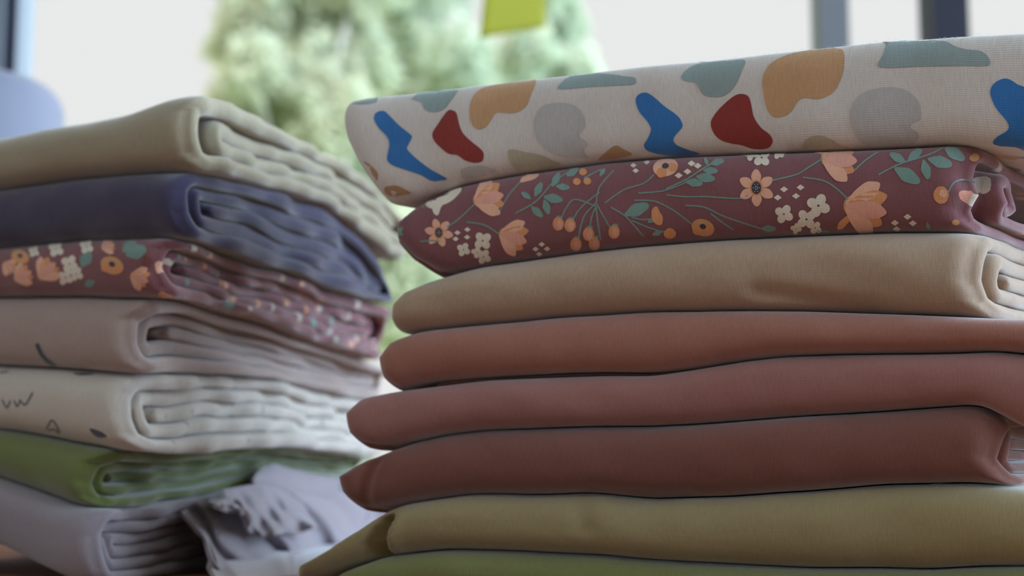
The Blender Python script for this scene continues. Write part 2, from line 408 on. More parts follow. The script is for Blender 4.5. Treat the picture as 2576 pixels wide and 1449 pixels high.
def spiral(W, H, N, insets, bulge=0.55, ex=2.4, ds=0.0022, rear=0.012):
    """centre line of a cloth folded round and round itself; d back, h up; returns points and turn index"""
    t = H/N; pts = []; turn = []
    k = (N+1)//2
    for i in range(k):
        lo, hi = (i+.5)*t, H-(i+.5)*t
        f = insets[min(i, len(insets)-1)] + t/2
        rr = W - i*rear
        r = max((hi-lo)/2*bulge, t*0.4)
        n = max(3, int((rr-f-r)/ds/2.2))
        seg = [(rr-(rr-f-r)*j/n, lo) for j in range(n)]
        if hi-lo > t*0.3:
            m = max(8, int((hi-lo)*1.6/(ds if i else .0009)))
            for j in range(m+1):
                a = -math.pi/2 + math.pi*j/m
                ca, sa = math.cos(a), math.sin(a)
                seg.append((f+r-r*abs(ca)**(2/ex), (lo+hi)/2+(hi-lo)/2*math.copysign(abs(sa)**(2/ex), sa)))
            seg += [(f+r+(rr-f-r)*j/n, hi) for j in range(1, n+1)]
            lo2 = (i+1.5)*t
            if i < k-1 and hi-lo2 > 0:
                m = 8; rc = (hi-lo2)/2
                for j in range(1, m):
                    a = math.pi/2 - math.pi*j/m
                    seg.append((rr+min(rc, .008)*math.cos(a), (hi+lo2)/2+rc*math.sin(a)))
        pts += seg; turn += [i]*len(seg)
    P = np.array(pts); turn = np.array(turn)
    # resample and smooth so that corners read as soft cloth
    L = np.concatenate([[0], np.cumsum(np.linalg.norm(np.diff(P, axis=0), axis=1))])
    keep = np.concatenate([[True], np.diff(L) > 1e-6]); P, L, turn = P[keep], L[keep], turn[keep]
    return P, turn, L

class Cloth:
    def __init__(self, st, zb, zt, left, right, W, N, insets, H=0.032, seed=1, bulge=0.8, ex=2.3, wr=0.0009, front_off=0.0,
                 end_jit=0.003, lround=0.012, lr_amt=0.010, wob=0.05, thick=0.93, taper=None, rround=0.0, rbow=0.0, creases=(), profile=None, inner_out=0.0):
        self.__dict__.update(locals())
        if profile is not None:
            self.P = np.array(profile); self.turn = np.zeros(len(self.P), int)
            dd_ = np.cumsum(np.linalg.norm(np.diff(self.P, axis=0), axis=1)); self.L = np.concatenate([[0], dd_])
            fi = int(np.argmin(self.P[:, 0])); self.turn[np.arange(len(self.P)) > fi+60] = 1
        else: self.P, self.turn, self.L = spiral(W, H, N, insets, bulge, ex)
        T = np.gradient(self.P, axis=0); T /= np.linalg.norm(T, axis=1)[:, None]
        Nn = np.stack([-T[:, 1], T[:, 0]], 1); self.Nn = Nn
        self.t = H/N*thick
        self.vf = self.L[np.argmax(np.abs(self.turn-0) + 0 == 0)]
        o = np.where(self.turn == 0)[0]; self.ifront = o[np.argmin(self.P[o, 0])]
        self.vf = self.L[self.ifront]
        # ends as functions of the height fraction
        def endf(spec):
            if not isinstance(spec, (list, tuple)): sv = st.s_of(spec); return lambda h: np.full_like(np.asarray(h, float), sv)
            hs, ss = [], []
            for x, y in spec:
                s = st.s_of(x, 0.0, y); z = st.z_at(x, y, s, 0.0)
                b, tt = float(zb(s, .004)), float(zt(s, .004))
                hs.append(np.clip((z-b)/max(tt-b, 1e-4), 0, 1)); ss.append(s)
            o = np.argsort(hs); hs = np.array(hs)[o]; ss = np.array(ss)[o]
            return lambda h: np.interp(h, hs, ss)
        self.lf = endf(left); self.rf = endf(right); self.cr = []
        for (ax, ay, bx, by, wd, dp) in creases:
            q = []
            for x, y in ((ax, ay), (bx, by)):
                S_ = float(st.s_of(x, 0, y)); z = st.z_at(x, y, S_, 0.0); b, tt = float(zb(S_, .004)), float(zt(S_, .004))
                q.append((S_, (z-b)/max(tt-b, 1e-4)*H))
            self.cr.append((q[0], q[1], wd, dp))
    def warp(self, s, d, h):
        hn = h/self.H; st = self.st
        hn = hn + self.wob*np.sin(np.pi*np.clip(hn, 0, 1))*snoise(s*1.0, d, self.seed+11, 42)
        s0 = self.lf(np.clip(hn, 0, 1)); x = np.clip(1-(s-s0)/self.lround, 0, 1)
        back = self.lr_amt*(1-np.sqrt(np.clip(1-x*x, 0, 1)))
        if self.rround > 0:
            s1 = self.rf(np.clip(hn, 0, 1)); x = np.clip(1-(s1-s)/self.rround, 0, 1)
            back = back + self.lr_amt*0.6*(1-np.sqrt(np.clip(1-x*x, 0, 1)))
        fw = np.clip(1-d/0.05, 0, 1)
        dd = d + back*np.clip(1-d/self.W, 0, 1) + self.front_off*np.clip(1-d/self.W, 0, 1)
        dd = dd + self.wr*fw*(1.2*snoise(s*.6, hn*0.03, self.seed+9, 60) + snoise(s, hn*0.02, self.seed, 55) + 0.5*snoise(s, hn*0.035, self.seed+5, 130))
        for (a0, a1), (b0, b1), wd, dp in self.cr:
            ex_, ey = b0-a0, b1-a1; L2 = ex_*ex_+ey*ey+1e-12; yy_ = hn*self.H
            t_ = np.clip(((s-a0)*ex_+(yy_-a1)*ey)/L2, 0, 1); r2 = (s-a0-t_*ex_)**2+(yy_-a1-t_*ey)**2
            dd = dd + dp*np.exp(-r2/wd**2)*fw
        b, t = self.zb(s, dd)+.00015, self.zt(s, dd)-.00015
        ss = s + 0.0015*snoise(d, hn*0.05, self.seed+3, 70)*np.clip(d/0.02, 0, 1)
        XY = st.O + st.E*ss[..., None] + st.D*dd[..., None]
        z = b + (t-b)*hn
        return np.concatenate([XY, z[..., None]], -1)
    def surf(self, s, v, lift=0.0):                  # a point of the outer face, v = length along the cloth
        s = np.asarray(s, float); v = np.asarray(v, float)
        d = np.interp(v, self.L, self.P[:, 0]); h = np.interp(v, self.L, self.P[:, 1])
        n0 = np.interp(v, self.L, self.Nn[:, 0]); n1 = np.interp(v, self.L, self.Nn[:, 1])
        o = self.t/2+lift
        return self.warp(s, d+n0*o, h+n1*o)
    def unproject(self, pts):                        # where on the cloth a printed outline point lies
        pts = np.array(pts, float)
        if not hasattr(self, '_g'):
            sl, sr = float(self.lf(.5))-.03, float(self.rf(.5))+.02
            a, b = np.linspace(sl, sr, 140), np.linspace(self.vf-.03, self.vf+.03, 121)
            gs, gv = np.meshgrid(a, b, indexing='ij'); gp = proj(self.surf(gs, gv))
            up = np.where(b > self.vf-.002)[0]                       # the fold seen as the upper outline
            top = up[0]+np.argmin(gp[:, up, 1], axis=1)
            ok = np.arange(121)[None] <= top[:, None]
            self._g = (gs[ok], gv[ok], gp[ok], a, np.convolve(np.pad(b[top], 3, mode='edge'), np.ones(7)/7, 'valid'))
        gs, gv, gp, ga, gt = self._g
        i = np.array([np.argmin(((gp-p)**2).sum(1)) for p in pts]); s, v = gs[i].copy(), gv[i].copy()
        v0 = v.copy(); s0 = s.copy()
        for _ in range(6):
            e = 2e-4; p0 = proj(self.surf(s, v)); ps = (proj(self.surf(s+e, v))-p0)/e; pv = (proj(self.surf(s, v+e))-p0)/e
            r = pts-p0; det = ps[:, 0]*pv[:, 1]-ps[:, 1]*pv[:, 0]; det = np.where(np.abs(det) < 1e6, 1e6*np.sign(det+1e-9), det)
            a = (r[:, 0]*pv[:, 1]-r[:, 1]*pv[:, 0])/det; b = (ps[:, 0]*r[:, 1]-ps[:, 1]*r[:, 0])/det
            s = np.clip(s+np.clip(a, -.003, .003), s0-.004, s0+.004); v = np.clip(v+np.clip(b, -.002, .002), v0-.0012, v0+.0012)
            v = np.minimum(v, np.interp(s, ga, gt))
        # what reaches the outline carries on over the fold
        rest = (proj(self.surf(s, v))-pts)[:, 1]; vs = np.interp(s, ga, gt)
        v = np.where((v > vs-.0012) & (rest > 0), v+.0004+rest*2e-4, v)
        hh = np.clip(np.interp(v, self.L, self.P[:, 1])/self.H, 0, 1)
        s = np.clip(s, self.lf(hh)+.0004, self.rf(hh)+.02)
        return np.stack([s, v], 1)

def build_cloth(c, name, color, label, prints=(), spots=None, cat='folded fabric', group=None, ns=150, mat=None, fibres=0, inner=None):
    P, Nn, L = c.P, c.Nn, c.L; K = len(P); t = c.t
    jl = c.end_jit*np.array([snoise(L[k]*1.0, c.seed*1.0, c.seed+21, 90) for k in range(K)])
    jr = c.end_jit*np.array([snoise(L[k]*1.0, c.seed*2.0, c.seed+31, 90) for k in range(K)])
    jr = jr + c.rbow*np.clip(P[:, 0]/c.W, 0, 1)
    jl = np.where(c.turn == 0, jl*0.15, jl); jrf = np.where((c.turn == 0) & (P[:, 0] < .02), jr*0.35, jr)
    jrf = jrf + np.where(c.turn > 0, c.inner_out, 0)
    hn = np.clip(P[:, 1]/c.H, 0, 1)
    s0 = c.lf(hn)+jl; s1 = c.rf(hn)+jrf
    ang = [math.pi/2*i/4 for i in range(4, 0, -1)]
    fr = [('L', a) for a in ang] + [('M', i/(ns-1)) for i in range(ns)] + [('R', a) for a in ang[::-1]]
    rows = []
    for kind, a in fr:
        if kind == 'M': s = s0+(s1-s0)*a; w = 1.0
        elif kind == 'L': s = s0-t/2*math.sin(a); w = max(math.cos(a), .02)
        else: s = s1+t/2*math.sin(a); w = max(math.cos(a), .02)
        rows.append((s, w))
    S = np.array([r[0] for r in rows]); ee_ = np.clip(np.minimum(L-L[0], L[-1]-L)/(t/2), 0.02, 1); tap = np.sqrt(1-(1-ee_)**2); Wt = np.array([r[1] for r in rows])[:, None]*tap[None]
    out = []
    for sg in (1, -1):
        d = P[:, 0][None]+sg*Nn[:, 0][None]*t/2*Wt; h = P[:, 1][None]+sg*Nn[:, 1][None]*t/2*Wt
        out.append(c.warp(S, d, h))
    R = len(rows); V = np.concatenate([o.reshape(-1, 3) for o in out]); UV = np.stack([S, np.broadcast_to(L[None], S.shape)], -1).reshape(-1, 2)
    UV = np.concatenate([UV, UV])
    off = R*K; F = []; MI = []
    sp = 1 if spots else 0
    for i in range(R-1):
        end = i > R-8 or i < 5
        for k in range(K-1):
            a, b = i*K+k, i*K+k+1; q, r_ = (i+1)*K+k, (i+1)*K+k+1
            m = sp if (end or c.turn[k] > 0 or P[k, 0] > .03) else 0
            F.append((a, q, r_, b)); MI.append(m); F.append((off+a, off+b, off+r_, off+q)); MI.append(sp)
        a, q = i*K, (i+1)*K; F.append((a, off+a, off+q, q)); MI.append(sp)
        a, q = i*K+K-1, (i+1)*K+K-1; F.append((a, q, off+q, off+a)); MI.append(sp)
    for i, flip in ((0, 0), (R-1, 1)):
        for k in range(K-1):
            a, b = i*K+k, i*K+k+1; f = (a, b, off+b, off+a); F.append(f[::-1] if flip else f); MI.append(sp)
    V = V.tolist(); UV = UV.tolist(); C = [color]*len(F)
    # the print: flat shapes lying in the face of the cloth
    for order, (poly, pc, lv) in enumerate(prints):
        q = c.unproject(poly); n = len(q)
        lo, hi = q.min(0), q.max(0); g = 0.0016; pts = [Vector(p) for p in q]
        ins = []
        if (hi-lo).max() > g*1.3:
            xs = np.arange(lo[0]+g/2, hi[0], g); ys = np.arange(lo[1]+g/2, hi[1], g)
            for x in xs:
                for y in ys: ins.append(Vector((x, y)))
        try:
            vv, ee, ff, *_ = delaunay_2d_cdt(pts+ins, [(i, (i+1) % n) for i in range(n)], [list(range(n))], 1, 1e-7)
        except Exception: continue
        if not ff: continue
        vv = np.array([tuple(v) for v in vv]); W3 = c.surf(vv[:, 0], vv[:, 1], 0.00014+0.00004*lv)
        b0 = len(V); V += W3.tolist(); UV += vv.tolist()
        ar = 0
        f0 = ff[0]; pa, pb, pc_ = W3[f0[0]], W3[f0[1]], W3[f0[2]]
        nrm = np.cross(pb-pa, pc_-pa); flip = nrm[1] > 0
        for f in ff:
            f = tuple(b0+i for i in f); F.append(f[::-1] if flip else f); MI.append(0); C.append(pc)
    if fibres:                                       # stray lint standing on the upper edge
        r = random.Random(c.seed)
        vt = c.vf+0.011
        for _ in range(fibres):
            s = r.uniform(float(c.rf(.9))-0.14, float(c.rf(.9))-0.01); v = vt+r.uniform(-.002, .010)
            p = c.surf(np.array([s]), np.array([v]), 0)[0]; a = r.uniform(0, 6.28); ln = r.uniform(.0006, .0022)
            pts = [Vector(p)]
            for j in range(4):
                a += r.uniform(-.9, .9); pts.append(pts[-1]+Vector((math.cos(a)*.9, math.sin(a)*.4, r.uniform(.1, 1.0)*(1 if j < 2 else -.2)))*ln/3)
            tv, tf = tube(pts, 0.00003, 3); b0 = len(V); V += [tuple(x) for x in tv]; UV += [(s, v)]*len(tv)
            for f in tf: F.append(tuple(b0+i for i in f)); MI.append(0); C.append(color)
    ctr = np.array([*(c.st.O + c.st.E*float((c.lf(.5)+c.rf(.5))/2)), 0]); ctr[2] = float(np.min(np.array(V)[:, 2]))
    V = (np.array(V)-ctr).tolist()
    mats = [mat or JERSEY] + ([spots] if spots else [])
    o = mesh_obj(name, V, F, mats, None, True, MI); o.location = ctr
    me = o.data
    at_ = me.color_attributes.new('print', 'FLOAT_COLOR', 'CORNER'); ul = me.uv_layers.new(name='UVMap')
    lv_ = np.zeros(len(me.loops), int); me.loops.foreach_get('vertex_index', lv_)
    ul.data.foreach_set('uv', np.array(UV)[lv_].ravel())
    cnt = np.array([len(f) for f in F]); at_.data.foreach_set('color', np.repeat(np.array(C, float), cnt, axis=0).ravel())
    if label: tag(o, label, cat, group)
    o['base'] = 0; del o['base']
    return o

# ------------------------------------------------------------------ print motifs (outlines in photograph pixels)
def c3(p): return [(820+x/2.2644, 60+y/2.2644) for x, y in p]
def c4(p): return [(1676+x/2.2644, 60+y/2.2644) for x, y in p]
def closed(pts, sub=5):                              # smooth closed outline through the points
    n = len(pts); out = []
    P = [np.array(p, float) for p in pts]
    for i in range(n):
        a, b, c, d = P[i-1], P[i], P[(i+1) % n], P[(i+2) % n]
        for j in range(sub):
            t = j/sub
            out.append(tuple(0.5*((2*b)+(-a+c)*t+(2*a-5*b+4*c-d)*t*t+(-a+3*b-3*c+d)*t**3)))
    return out
def strip(pts, w):                                   # a stem
    P = [np.array(p, float) for p in pts]; Q = []
    n = len(P)
    for i in range(n-1):
        a, b, c, d = P[max(i-1, 0)], P[i], P[i+1], P[min(i+2, n-1)]
        for j in range(5):
            t = j/5; Q.append(0.5*((2*b)+(-a+c)*t+(2*a-5*b+4*c-d)*t*t+(-a+3*b-3*c+d)*t**3))
    Q.append(P[-1]); L, R = [], []
    for i, q in enumerate(Q):
        tt = Q[min(i+1, len(Q)-1)]-Q[max(i-1, 0)]; tt = tt/(np.linalg.norm(tt)+1e-9); nn = np.array([-tt[1], tt[0]])*w/2
        L.append(tuple(q+nn)); R.append(tuple(q-nn))
    return L+R[::-1]
def petal(cx, cy, ang, r0, r1, w, tip=0.6):
    ca, sa = math.cos(ang), math.sin(ang)
    loc = [(r0, 0), (r0+(r1-r0)*.3, -w*.75), (r0+(r1-r0)*tip, -w), (r0+(r1-r0)*.9, -w*.55), (r1, 0), (r0+(r1-r0)*.9, w*.55), (r0+(r1-r0)*tip, w), (r0+(r1-r0)*.3, w*.75)]
    return closed([(cx+x*ca-y*sa, cy+x*sa+y*ca) for x, y in loc], 5)
def blob(cx, cy, rx, ry, ang=0, n=22):
    ca, sa = math.cos(ang), math.sin(ang)
    return [(cx+rx*math.cos(a)*ca-ry*math.sin(a)*sa, cy+rx*math.cos(a)*sa+ry*math.sin(a)*ca) for a in [2*math.pi*i/n for i in range(n)]]
def daisy(cx, cy, r, rot=0.3):
    o = [(petal(cx, cy, rot+i*math.pi/3, r*.1, r, r*.27), PEACH, 1) for i in range(6)]
    return o+[(blob(cx, cy, r*.34, r*.42), ORANGE, 3), (blob(cx, cy, r*.26, r*.34), INK, 4)] + [(blob(cx+r*.13*math.cos(a)*k, cy+r*.17*math.sin(a)*k, r*.025, r*.025, 0, 6), CREAMY, 5) for k in (.5, 1.3) for a in (0, 1.05, 2.1, 3.14, 4.2, 5.2)]
def tulip(cx, cy, ang, r):
    o = []
    for i, (da, k, cl) in enumerate(((-.62, .98, PEACH), (-.28, 1.03, ORANGE), (.12, 1.0, PEACH2), (.42, .98, ORANGE), (.78, .95, PEACH))):
        o.append((petal(cx, cy, ang+da, r*.02, r*k, r*.20, .7), cl, 1+i % 3+(0 if cl == ORANGE else 1)))
    return o+[(blob(cx+r*.2*math.cos(ang), cy+r*.2*math.sin(ang), r*.24, r*.26), OCHRE, 1)]
def blossom(cx, cy, r, rot=.5):
    return [(blob(cx+r*.5*math.cos(rot+i*math.pi/2), cy+r*.5*math.sin(rot+i*math.pi/2), r*.46, r*.40, rot+i*math.pi/2), WHITE, 1+i % 2) for i in range(4)]+[(blob(cx, cy, r*.09, r*.09, 0, 8), INK, 4)]
def poppy(cx, cy, r, rot, c1=None, c2=None):
    c1 = c1 or PEACH; c2 = c2 or ORANGE
    return [(blob(cx, cy, r, r*.72, rot), c1, 1), (petal(cx, cy, rot+2.4, 0, r*.95, r*.4), c2, 2), (petal(cx, cy, rot+.2, 0, r*.98, r*.34), c2, 2), (blob(cx, cy-r*.1, r*.28, r*.22, rot), INK, 3)]
def diamond(cx, cy, r=18): return [([(cx-r*1.1, cy), (cx, cy-r*.8), (cx+r*1.1, cy), (cx, cy+r*.8)], WHITE, 1)]
def leaf(x0, y0, x1, y1, w=.24):
    L = math.hypot(x1-x0, y1-y0); return (petal(x0, y0, math.atan2(y1-y0, x1-x0), 0, L, L*w, .5), TEAL, 1)
WHITE = srgb(235, 224, 208); CREAMY = srgb(225, 214, 200); TEAL = srgb(126, 156, 148); INK = srgb(72, 70, 84)
PEACH = srgb(240, 184, 158); PEACH2 = srgb(232, 168, 150); ORANGE = srgb(226, 156, 108); OCHRE = srgb(214, 160, 112)
BLUE = srgb(60, 122, 190); RED = srgb(148, 62, 58); TAN = srgb(203, 160, 120); SLATE = srgb(152, 170, 170); GREY = srgb(193, 190, 189)
PUTTY = srgb(188, 182, 160); BROWN = srgb(186, 148, 112)

blob_print = [(closed(c3(p), 4), c, 1) for p, c in (
 ([(78,463),(180,432),(215,412),(285,408),(292,435),(270,452),(180,460),(90,463)], SLATE),
 ([(275,540),(290,505),(330,497),(360,520),(420,580),(485,632),(488,655),(470,690),(465,715),(520,770),(600,830),(690,880),(650,892),(600,892),(540,860),(450,830),(380,805),(350,775),(355,730),(362,690),(350,645),(300,590)], BLUE),
 ([(690,500),(720,492),(745,510),(757,560),(780,620),(830,670),(890,720),(900,755),(885,785),(840,790),(790,775),(750,748),(700,740),(660,710),(620,670),(607,625),(640,570)], RED),
 ([(490,430),(515,405),(560,390),(640,378),(700,368),(775,355),(745,395),(710,440),(680,480),(640,500),(590,500),(560,480),(545,448),(510,435)], SLATE),
 ([(820,500),(825,450),(850,400),(900,365),(1000,345),(1100,325),(1195,318),(1170,400),(1140,470),(1090,503),(1040,508),(990,503),(960,515),(940,550),(915,585),(880,600),(850,590),(825,550)], TAN),
 ([(1035,725),(1070,715),(1130,728),(1230,748),(1290,775),(1340,800),(1240,830),(1150,835),(1080,830),(1050,790)], PUTTY),
 ([(1185,570),(1200,510),(1240,465),(1310,452),(1390,455),(1450,490),(1478,550),(1475,595),(1450,620),(1450,645),(1485,670),(1490,695),(1470,715),(1480,740),(1495,765),(1400,755),(1340,750),(1280,730),(1220,680),(1190,630)], GREY),
 ([(770,830),(830,810),(900,808),(970,835),(930,860),(850,875),(780,880)], GREY),
 ([(1555,772),(1590,735),(1650,692),(1700,715),(1745,740),(1700,758),(1620,770)], BROWN),
 ([(215,785),(255,805),(295,850),(290,890),(270,905),(240,850)], BROWN),
 ([(315,950),(350,925),(405,920),(450,940),(485,965),(430,975),(370,980)], BROWN),
 ([(1328,372),(1350,330),(1385,305),(1450,293),(1550,285),(1640,290),(1700,300),(1755,305),(1768,325),(1755,345),(1700,350),(1500,360)], SLATE),
 ([(1765,440),(1780,405),(1820,392),(1860,410),(1930,470),(2000,520),(2028,560),(2030,590),(1995,630),(1980,660),(2000,690),(2060,715),(2130,740),(1990,750),(1900,742),(1830,720),(1812,690),(1835,650),(1852,600),(1830,555),(1785,500)], BLUE))]
blob_print += [(closed(c4(p), 4), c, 1) for p, c in (
 ([(85,305),(110,270),(165,235),(250,220),(350,213),(448,208),(430,270),(400,340),(360,390),(310,415),(250,415),(210,400),(185,360),(165,335),(110,325)], SLATE),
 ([(255,560),(290,500),(350,440),(400,405),(440,400),(470,415),(485,460),(500,530),(540,590),(590,630),(606,665),(590,700),(550,713),(490,710),(430,690),(370,680),(310,660),(270,620)], RED),
 ([(548,330),(570,260),(620,210),(720,170),(850,148),(980,143),(1012,165),(1015,230),(1000,300),(960,380),(900,420),(850,428),(790,420),(750,440),(720,490),(680,522),(630,532),(590,510),(565,450)], TAN),
 ([(1218,248),(1235,180),(1268,112),(1350,102),(1500,100),(1590,102),(1650,130),(1720,148),(1790,155),(1835,190),(1845,225),(1820,240),(1700,240),(1450,243)], SLATE),
 ([(1045,530),(1060,460),(1110,400),(1190,370),(1290,362),(1370,380),(1430,430),(1450,490),(1445,545),(1400,565),(1392,590),(1430,615),(1438,640),(1420,670),(1380,690),(1200,695),(1130,685),(1080,640)], GREY),
 ([(780,690),(790,665),(830,640),(880,635),(940,655),(990,690),(1040,705),(900,710),(785,710)], PUTTY),
 ([(1847,400),(1860,350),(1900,320),(1945,313),(2000,345),(2060,400),(2060,700),(1990,700),(1880,688),(1862,670),(1890,640),(1940,610),(1952,580),(1930,540),(1880,480)], BLUE))]

def conv(items, f): return [(f(p), c, l) for p, c, l in items]
fl3, fl4 = [], []
fl3 += tulip(848, 1015, -.35, 170); fl3 += tulip(992, 1195, .18, 160); fl3 += daisy(645, 1190, 82, .2); fl3 += poppy(1935, 818, 72, -.2)
fl3 += blossom(785, 1285, 42); fl3 += blossom(895, 1235, 56, .9); fl3 += blossom(862, 1300, 36, .2); fl3 += blossom(900, 1325, 45, .5)
fl3 += [(closed([(540,1010),(570,985),(620,960),(700,945),(775,940),(740,990),(700,1020),(660,1040),(640,1090),(615,1080),(600,1045),(565,1050)], 3), WHITE, 1)]
fl3 += [(closed([(1105,905),(1120,875),(1160,862),(1215,858),(1190,885),(1140,900)], 3), PEACH, 1)]
for x, y in ((750,1190),(807,1172),(740,1225),(805,1215),(1230,1255),(1195,1282),(1260,1280),(1215,1310),(1752,808),(1828,790),(1765,838),(2010,865)): fl3 += diamond(x, y, 17)
for s in ([(690,1158),(760,1110),(850,1025)], [(800,1130),(900,1145),(985,1195)], [(990,1070),(1040,980),(1110,900)],
          [(1080,1080),(1200,1010),(1300,900),(1420,825)], [(1540,1020),(1560,930),(1640,835)], [(1540,1020),(1590,1110),(1620,1160)],
          [(1540,1040),(1420,1000),(1370,1050),(1345,1100)], [(1560,960),(1460,1040),(1410,1110)], [(1540,1020),(1470,1100),(1438,1225)], [(1540,1040),(1515,1100),(1505,1160)], [(1540,1040),(1550,1130),(1565,1230)],
          [(1590,1020),(1700,945),(1810,910),(1870,860)], [(1780,965),(1930,950),(2060,900)], [(1940,975),(2050,985),(2170,985),(2340,995),(2405,980)],
          [(1755,1005),(1870,1010),(1960,1050),(2020,1090),(2085,1140)], [(1625,1045),(1700,1090),(1750,1140),(1810,1210)], [(1740,1100),(1800,1115),(1860,1110)], [(1745,1120),(1840,1160),(1930,1185)], [(540,1240),(600,1235),(650,1240)],
          [(1470,880),(1530,850),(1570,830)]):
    fl3.append((strip(s, 8), TEAL, 1))
for a in ((1170,1000,1115,960), (1190,985,1230,905), (1240,985,1350,1005), (1170,1040,1235,1100), (1245,1000,1270,1085), (1310,925,1390,935), (1290,930,1330,850), (1370,870,1440,825), (1700,1090,1840,1030), (1880,1110,1835,1130), (1920,1180,1860,1200), (1560,870,1590,825), (400,1130,470,1080), (395,1200,440,1160), (380,1195,440,1200)):
    fl3.append(leaf(*a))
for x, y in ((1325,1140),(1392,1148),(1497,1197),(1643,1185),(1425,1255),(1530,1252)):
    fl3 += [(blob(x, y, 32, 38), ORANGE, 2), (blob(x+6, y+4, 18, 26), PEACH2, 3), leaf(x-22, y-26, x+24, y-40, .3)]
for x, y in ((1430,900),(1490,897),(1465,845)): fl3.append((blob(x, y, 22, 20), ORANGE, 1))
fl3 += [(closed([(1858,1060),(1885,1040),(1905,1075),(1920,1100),(1915,1140),(1890,1145),(1860,1115)], 3), ORANGE, 2), (closed([(1930,1180),(1960,1160),(1995,1185),(1985,1215),(1950,1220),(1930,1205)], 2), ORANGE, 2)]
fl3 += [(blob(380, 1110, 20, 16), OCHRE, 1), (blob(360, 1150, 14, 18), OCHRE, 1)]
fl4 += tulip(1020, 1035, .05, 240); fl4 += tulip(890, 770, -.05, 200); fl4 += daisy(515, 935, 106, .5); fl4 += poppy(210, 1160, 66, .3, OCHRE, ORANGE)
fl4 += blossom(672, 1083, 58); fl4 += blossom(868, 1035, 72, .4); fl4 += blossom(800, 1112, 62, .9); fl4 += blossom(740, 1165, 34, .2); fl4 += blossom(850, 1160, 40, .6); fl4 += blossom(545, 765, 55, .8); fl4 += blossom(480, 745, 40, .1); fl4 += blossom(640, 740, 36, .5)
fl4 += [(closed([(1035,1090),(1060,1100),(1030,1140),(1000,1168),(975,1165),(985,1130)], 3), ORANGE, 1), (blob(20, 1195, 34, 28), ORANGE, 1)]
for x, y in ((672,943),(766,932),(636,990),(740,981),(145,797),(180,810),(122,843),(72,865),(1375,1098),(1303,1132),(1405,1134),(1312,1168)): fl4 += diamond(x, y, 21)
for s in ([(600,893),(740,860),(810,820),(890,770)], [(780,875),(900,895),(980,945),(1035,1000)], [(110,1035),(220,1045),(340,1100),(540,1165)], [(255,1080),(320,1130),(385,1172)], [(1075,835),(1140,775),(1210,730)],
          [(1210,860),(1330,800),(1500,745),(1590,700)], [(0,940),(120,885),(220,820),(320,770)], [(1605,965),(1640,905),(1700,888),(1760,905)], [(860,1178),(930,1182)]):
    fl4.append((strip(s, 9), TEAL, 1))
for a in ((1365,790,1275,740), (1375,785,1455,715), (1300,820,1445,905), (1465,775,1495,885), (1490,770,1630,805), (1580,700,1700,775), (240,810,220,765), (250,800,330,780), (210,835,295,840), (170,870,280,885), (110,900,210,910), (540,1165,625,1165), (1500,1175,1485,1130)):
    fl4.append(leaf(*a))
fl4 += [(blob(1567, 975, 44, 50), ORANGE, 1), (blob(1580, 965, 24, 22), PEACH, 2), (blob(1755, 762, 30, 24), OCHRE, 1), (blob(1650, 1130, 22, 16), OCHRE, 1)]
floral_print = conv(fl3, c3)+conv(fl4, c4)

def c1(p): return [(x/2.337, 180+y/2.337) for x, y in p]
fl1 = []
for x, y, a, r in ((235,1215,-.9,130), (90,1225,-.6,110), (770,1200,.2,110), (600,1040,-.4,80), (20,1130,.5,80)): fl1 += tulip(x, y, a, r)
for x, y, r in ((410,1130,55), (385,1210,50), (450,1190,45), (330,1045,50), (510,1030,45), (200,1060,35)): fl1 += blossom(x, y, r)
fl1 += poppy(660, 1140, 70, .4, OCHRE, ORANGE); fl1 += poppy(120, 1090, 55, .4, OCHRE, ORANGE)
for a in ((480,1150,530,1060), (740,1080,860,1040), (720,1060,800,1000), (60,1180,120,1150), (560,1230,500,1260)): fl1.append(leaf(*a, .35))
floral_left = conv(fl1, c1)
def c2(p): return [(x/1.9345, 700+y/1.9345) for x, y in p]
DARKINK = srgb(52, 58, 74)
grey_print = [(c2(strip([(180,318),(200,365),(230,400),(275,430)], 20)), DARKINK, 1), (c2(strip([(20,430),(60,425),(100,440)], 8)), DARKINK, 1)]
cream_print = [(c2(strip(s, 7)), DARKINK, 1) for s in ([(10,590),(35,630),(50,595)], [(70,595),(85,625),(100,590)], [(105,600),(125,615),(160,555)], [(0,460),(40,455)], [(225,735),(255,690),(290,745)], [(235,740),(262,735),(290,755)])]
cream_print += [(c2(closed([(440,730),(490,745),(520,770),(480,775),(445,750)], 3)), DARKINK, 1), (c2(closed([(355,465),(420,460),(460,468),(400,474)], 3)), DARKINK, 1)]

